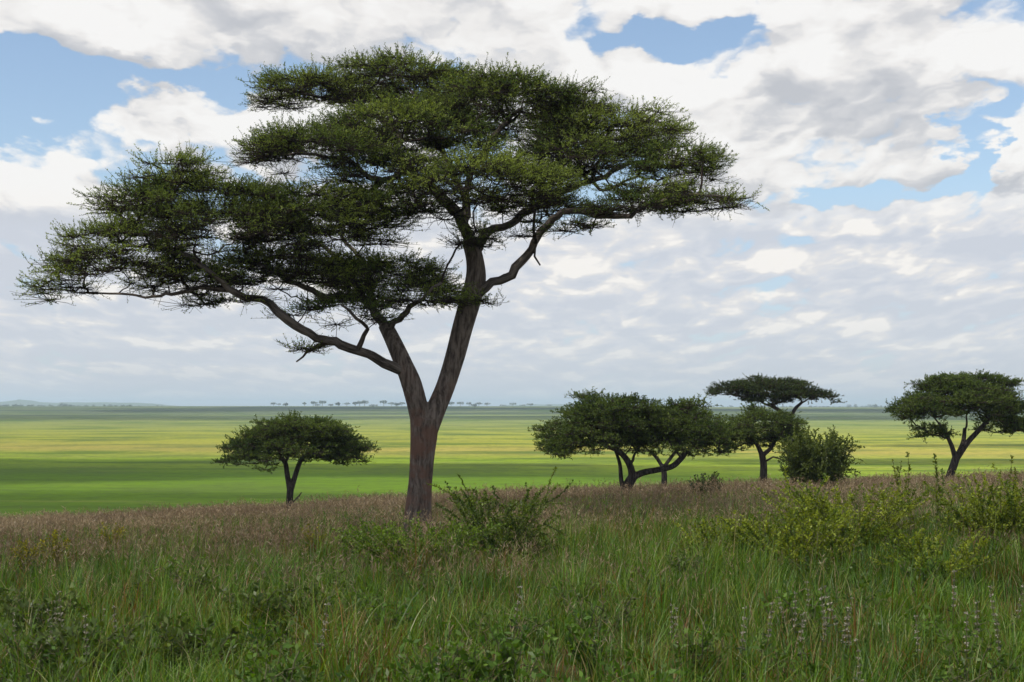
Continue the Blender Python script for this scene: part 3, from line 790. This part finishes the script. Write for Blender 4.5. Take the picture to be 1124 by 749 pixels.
# ------------------------------------------------------------------ far trees along the skyline
def far_tree(px, Y, h_px, w_px, seed, label, flat=.45):
    r = np.random.default_rng(seed); x = (px - CX) / F * Y
    z = float(ground_z(x, Y)); h = h_px / F * Y; w = w_px / F * Y
    root = thing('distant_tree', label, 'tree', (x, Y, z), 'distant trees on the skyline')
    q = np.array([[0, 0, -.3], [r.normal() * .1, 0, h * .3], [r.normal() * .25, 0, h * .62]])
    V, F_ = tube(q, np.array([.07, .055, .04]) * h * .7, 6); np_mesh('trunk', V, F_, M_twig, root, smooth=True)
    n = 260; d = unit(r.normal(size=(n, 3))); rad = r.uniform(.3, 1, n)[:, None] ** .5
    B = d * rad * np.array([w * .5, w * .5, h * flat * .5]) * (1 + .25 * np.sin(d[:, :1] * 5 + seed)) + np.array([0, 0, h * (1 - flat * .5)])
    LV, LQ = diamonds(B, unit(r.normal(size=(n, 3))), r.uniform(.12, .22, n) * h, r.uniform(.07, .13, n) * h)
    np_mesh('crown', LV, [LQ], M_leaf, root, col=np.repeat(np.array([[.04, .055, .018]]) * r.uniform(.6, 1.3, (n, 1)), 4, 0))


far_list = [(300, 4, 6), (309, 3, 5), (316, 5, 6), (333, 4.5, 5), (341, 4.5, 8), (347, 4, 7), (356, 5, 8), (366, 4.5, 6), (371, 5, 5), (378, 5, 9), (388, 4.5, 8), (396, 7, 8), (403, 5, 8), (411, 5.5, 10),
            (419, 5.5, 9), (427, 5, 9), (436, 5, 8), (444, 5, 8), (497, 5, 7), (504, 5, 8), (512, 4.5, 6), (520, 5, 8), (528, 4.5, 8), (537, 3.6, 7), (551, 3.4, 8), (560, 3.4, 8), (572, 3, 7), (584, 3, 8), (606, 3, 8)]
for i, (px, h, w) in enumerate(far_list):
    far_tree(px + 3 * math.sin(i * 5.1), 2360 + 190 * math.sin(i * 2.3) + 90 * math.sin(i * 7.7), h * (1 + .22 * math.sin(i * 3.3)), w, 300 + i, 'tiny dark tree on the far skyline behind the big acacia', .5)
# the far wooded strips either side
def woods(name, spans, Y, label):
    VV, QQ, CC, off = [], [], [], 0
    for (a, b, hp, n) in spans:
        for i in range(n):
            px = rng.uniform(a, b); y = Y + rng.uniform(-300, 300); x = (px - CX) / F * y; h = hp / F * y * rng.uniform(.5, 1.15); w = h * rng.uniform(.8, 1.8)
            z = float(ground_z(x, y)); m = 70
            d = unit(rng.normal(size=(m, 3))) * rng.uniform(.2, 1, (m, 1)) ** .5
            B = np.array([x, y, z + h * .5]) + d * np.array([w * .5, w * .5, h * .5])
            LV, LQ = diamonds(B, rand_dirs(m), rng.uniform(.2, .4, m) * h, rng.uniform(.15, .3, m) * h)
            VV.append(LV); QQ.append(LQ + off); off += len(LV); CC.append(np.repeat(np.array([[.04, .055, .02]]) * rng.uniform(.6, 1.3, (m, 1)), 4, 0))
    o = np_mesh(name, np.vstack(VV), [np.vstack(QQ)], M_leaf, col=np.vstack(CC))
    o['kind'] = 'stuff'; o['label'] = label; o['category'] = 'trees'


woods('treeline', [(-60, 180, 2.2, 80), (0, 8, 2.8, 5), (14, 24, 2.8, 7), (66, 78, 3.4, 8)], 3300, 'faint wooded strip under the blue hills')
woods('treeline', [(612, 1180, 2.0, 150), (925, 1000, 3.6, 20)], 4300, 'faint bluish wooded strip on the right skyline')

# ------------------------------------------------------------------ sun, clouds that shade the land, air
SUN_EL, SUN_AZ = radians(56), radians(-122)      # azimuth from +Y towards +X
sd = np.array([sin(SUN_AZ) * cos(SUN_EL), cos(SUN_AZ) * cos(SUN_EL), sin(SUN_EL)])
sl = bpy.data.lights.new('sun', 'SUN'); sl.energy = 5.0; sl.angle = radians(.53); sl.color = (1, .945, .86)
so = bpy.data.objects.new('sun', sl); C.objects.link(so)
so.rotation_euler = (pi / 2 - SUN_EL, 0, pi - SUN_AZ) if False else (0, 0, 0)
from mathutils import Vector
so.rotation_euler = Vector(tuple(-sd)).to_track_quat('-Z', 'Y').to_euler()
so.location = tuple(sd * 400)


def cloud_blob(X, Y, rx, ry, thick, seed, alt=900.):
    """puffy lens of vapour whose shadow falls round (X, Y)"""
    g = float(ground_z(X, Y)); c = np.array([X, Y, g]) + sd * (alt / sd[2])
    nu, nv = 72, 20
    a = np.arange(nu) / nu * 2 * pi; b = np.linspace(-pi / 2, pi / 2, nv)
    A, Bv = np.meshgrid(a, b); r = np.cos(Bv)
    ph = np.random.default_rng(seed).uniform(0, 6.28, 8)
    e = 1 + .13 * np.sin(3 * A + ph[0]) + .10 * np.sin(5 * A + ph[1]) + .07 * np.sin(9 * A + ph[2]) + .05 * np.sin(14 * A + ph[3])
    top = np.where(Bv > 0, 1.0, .45)
    zz = np.sin(Bv) * thick * .5 * top * (1 + .22 * np.sin(4 * A + ph[4] + 3 * Bv) + .15 * np.sin(11 * A + ph[5]))
    V = np.stack([c[0] + np.cos(A) * r * rx * e, c[1] + np.sin(A) * r * ry * e, c[2] + zz], -1)
    i = np.arange(nu * nv).reshape(nv, nu)
    Q = np.stack([i[:-1], np.roll(i[:-1], -1, 1), np.roll(i[1:], -1, 1), i[1:]], -1).reshape(-1, 4)
    return V.reshape(-1, 3), [Q]


def cloud_mat():
    m, t, out = new_mat('cloud_vapour')
    v = t.nodes.new('ShaderNodeVolumePrincipled')
    v.inputs['Color'].default_value = (.98, .98, .98, 1); v.inputs['Density'].default_value = .032; v.inputs['Anisotropy'].default_value = .5
    t.links.new(v.outputs[0], out.inputs['Volume'])
    return m


blobs = [
    (0, 30, 135, 92, 20, 1),           # over the rise and its trees
    (-200, 345, 240, 82, 84, 2),        # dark green band on the plain
    (110, 395, 75, 24, 60, 3), (250, 560, 120, 34, 60, 4), (70, 300, 60, 14, 36, 10),
    (-110, 222, 130, 36, 42, 5),
    (-650, 1480, 620, 190, 70, 6), (300, 1500, 480, 170, 70, 7),
    (-230, 2080, 420, 200, 150, 8), (560, 2060, 420, 190, 140, 9),
]
V, F_ = join([cloud_blob(*b) for b in blobs])
co = np_mesh('clouds', V, F_, cloud_mat(), smooth=True); co['kind'] = 'stuff'; co['label'] = 'broken cloud overhead whose shadows cross the plain'; co['category'] = 'clouds'

HAZE = True
if HAZE:
    x0, x1, y0, y1, z0, z1 = -14500, 14500, -120, 13000, -24, 60
    V = np.array([[x, y, z] for z in (z0, z1) for y in (y0, y1) for x in (x0, x1)], float)
    Q = np.array([[0, 2, 3, 1], [4, 5, 7, 6], [0, 1, 5, 4], [2, 6, 7, 3], [0, 4, 6, 2], [1, 3, 7, 5]])
    m, t, out = new_mat('haze')
    v = t.nodes.new('ShaderNodeVolumePrincipled'); v.inputs['Color'].default_value = (.66, .82, 1, 1); v.inputs['Density'].default_value = 1.6e-4
    v.inputs['Anisotropy'].default_value = .2
    t.links.new(v.outputs[0], out.inputs['Volume'])
    hz = np_mesh('haze', V, [Q], m); hz['kind'] = 'stuff'; hz['label'] = 'thin blue haze over the plain'; hz['category'] = 'haze'

# ------------------------------------------------------------------ sky
w = bpy.data.worlds.new('World'); sc.world = w; w.use_nodes = True
t = w.node_tree; t.nodes.clear()
out = t.nodes.new('ShaderNodeOutputWorld'); bg = t.nodes.new('ShaderNodeBackground'); bg.inputs['Strength'].default_value = .15
t.links.new(bg.outputs[0], out.inputs['Surface'])
sky = t.nodes.new('ShaderNodeTexSky'); sky.sky_type = 'NISHITA'; sky.sun_disc = False
sky.sun_elevation = SUN_EL; sky.sun_rotation = SUN_AZ; sky.air_density = 1.0; sky.dust_density = .6; sky.ozone_density = 1.0
tc = t.nodes.new('ShaderNodeTexCoord')
dx, dy, dz = sepxyz(t, tc.outputs['Generated'])
hyp = (dx * dx + dy * dy).f('SQRT')
az = dx.f('ARCTAN2', dy)
el = (dz / hyp).f('MAXIMUM', 0.0)
E0 = .045
le = (el + E0).f('LOGARITHM', math.e)
inv = az / (el + .16)


def PX(px, py):
    a = math.atan((px - CX) / F); return a, (HY - py) / F * cos(a)


# where this day's clouds and gaps stand: (px, py, half width, half height, amount)
spots = [
    (330, 22, 330, 40, .30), (10, 98, 150, 46, -.46), (180, 132, 88, 24, .34), (330, 130, 60, 30, .28), (225, 90, 120, 14, -.18),
    (15, 215, 72, 46, .34), (728, 42, 62, 22, -.40), (920, 58, 210, 56, .26), (930, 150, 130, 30, .20), (900, 112, 120, 10, -.10), (1082, 165, 30, 62, -.40), (1122, 158, 34, 18, .42),
    (950, 213, 120, 13, -.34), (800, 262, 90, 10, -.20), (1100, 228, 60, 22, .2), (890, 240, 70, 14, .2),
]


wn = t.nodes.new('ShaderNodeTexNoise'); wn.noise_dimensions = '2D'; wn.inputs['Scale'].default_value = 1; wn.inputs['Detail'].default_value = 6; wn.inputs['Roughness'].default_value = .5
t.links.new(comxyz(t, az * 22.0 + 3.0, el * 40.0, 2.0), wn.inputs['Vector'])
wr, wg, wb = sepxyz(t, wn.outputs['Color'])
warp_a, warp_e = (wr - .5) * .13, (wg - .5) * .055


def bias(shift):
    """the day's own clouds and gaps, looked up `shift` higher in log elevation"""
    e2 = (el + E0) * math.exp(shift) - E0
    p = comxyz(t, az + warp_a, e2 + warp_e, 0.0)
    f = None
    for (px, py, sx, sy, amp) in spots:
        a, e = PX(px, py)
        v = t.nodes.new('ShaderNodeVectorMath'); v.operation = 'MULTIPLY_ADD'
        kx, ky = F / sx, F / sy
        t.links.new(p, v.inputs[0]); v.inputs[1].default_value = (kx, ky, 0); v.inputs[2].default_value = (-a * kx, -e * ky, 0)
        d = t.nodes.new('ShaderNodeVectorMath'); d.operation = 'DOT_PRODUCT'
        t.links.new(v.outputs[0], d.inputs[0]); t.links.new(v.outputs[0], d.inputs[1])
        n = t.nodes.new('ShaderNodeMath'); n.operation = 'POWER'; n.inputs[0].default_value = 1 / math.e
        t.links.new(d.outputs['Value'], n.inputs[1]); g = E(t, n.outputs[0])
        f = g * amp if f is None else g.ma(amp, f)
    return f


def cover(shift, bi):
    vec = comxyz(t, inv * 3.5 + warp_a * 3.0, (le + shift) * 4.0 + warp_e * 8.0, 4.2)
    f = noise(t, vec, 1.0, 6, .50, dim='2D') + bi
    vo = t.nodes.new('ShaderNodeTexVoronoi'); vo.feature = 'F1'; vo.voronoi_dimensions = '2D'; vo.inputs['Scale'].default_value = 2.3; vo.inputs['Detail'].default_value = 2.0
    vo.inputs['Roughness'].default_value = .55; vo.normalize = True
    t.links.new(vec, vo.inputs['Vector'])
    return (E(t, vo.outputs['Distance']) * -1.0 + .36).ma(.48, f)


b0, b1 = bias(0.0), bias(.12)
f0, f1, f2 = cover(0.0, b0), cover(.07, b0 * .45 + b1 * .55), cover(.20, b1)
low = el.smooth(.155, .115)                                            # the crowded rows of small cloud towards the horizon
dens = (f0 + low * .175 - .018).smooth(.42, .56)
# vapour standing above this point: the deeper in, the greyer
lit = f1.smooth(.46, 1.12) * .5 + f2.smooth(.46, 1.05) * .5
bill = noise(t, comxyz(t, inv * 4.5, le * 10.0, 1.0), 1.0, 6, .62, .3, dim='2D')
relief = f0 - f1
lit = (lit + (bill - .5) * .7 + relief * -1.9)._m('ADD', .15, clamp=True)
# rows of sunlit tops low in the sky over a pale grey sheet
rows = noise(t, comxyz(t, inv * 1.8, le * 4.4, 8.0), 1.0, 5, .60, .2, dim='2D')
litlow = (rows.smooth(.60, .42) * .45 + relief * -3.2 + (bill - .5) * .3)._m('ADD', .36, clamp=True)
chigh = ramp(t, lit, [(.0, (6.45, 6.35, 6.2)), (.30, (5.9, 5.75, 5.6)), (.62, (4.5, 4.5, 4.6)), (1.0, (3.7, 3.78, 4.0))])
clow = ramp(t, litlow, [(.0, (6.5, 6.25, 5.95)), (.25, (5.4, 5.3, 5.3)), (.55, (4.75, 4.87, 5.2)), (1.0, (4.2, 4.42, 4.9))])
ccol = mixc(t, low, chigh, clow)
skyc = mixc(t, .05, sky.outputs[0], (4.2, 4.8, 5.6))
skyc = mixc(t, low * .6, skyc, (3.3, 4.15, 5.3))
col = mixc(t, dens * .96, skyc, ccol)
col = mixc(t, el.smooth(.085, -.01) * .85, col, (4.15, 4.4, 4.85))
t.links.new(col, bg.inputs['Color'])

# ------------------------------------------------------------------ camera and output
cam = bpy.data.cameras.new('camera'); co_ = bpy.data.objects.new('camera', cam); C.objects.link(co_)
cam.sensor_width = 36; cam.lens = 36 * F / 1124; cam.shift_y = (HY - 374.5) / 1124
co_.location = (0, 0, ZC); co_.rotation_euler = (pi / 2, 0, 0)
cam.clip_end = 60000; cam.clip_start = .1
cam.dof.use_dof = True; cam.dof.focus_distance = 38; cam.dof.aperture_fstop = 4.0
sc.camera = co_
sc.view_settings.view_transform = 'Standard'; sc.view_settings.look = 'None'; sc.view_settings.exposure = 0; sc.view_settings.gamma = 1
sc.view_settings.use_curve_mapping = False
sc.cycles.use_denoising = True
sc.cycles.max_bounces = 6; sc.cycles.diffuse_bounces = 3; sc.cycles.glossy_bounces = 1; sc.cycles.transmission_bounces = 3; sc.cycles.volume_bounces = 1
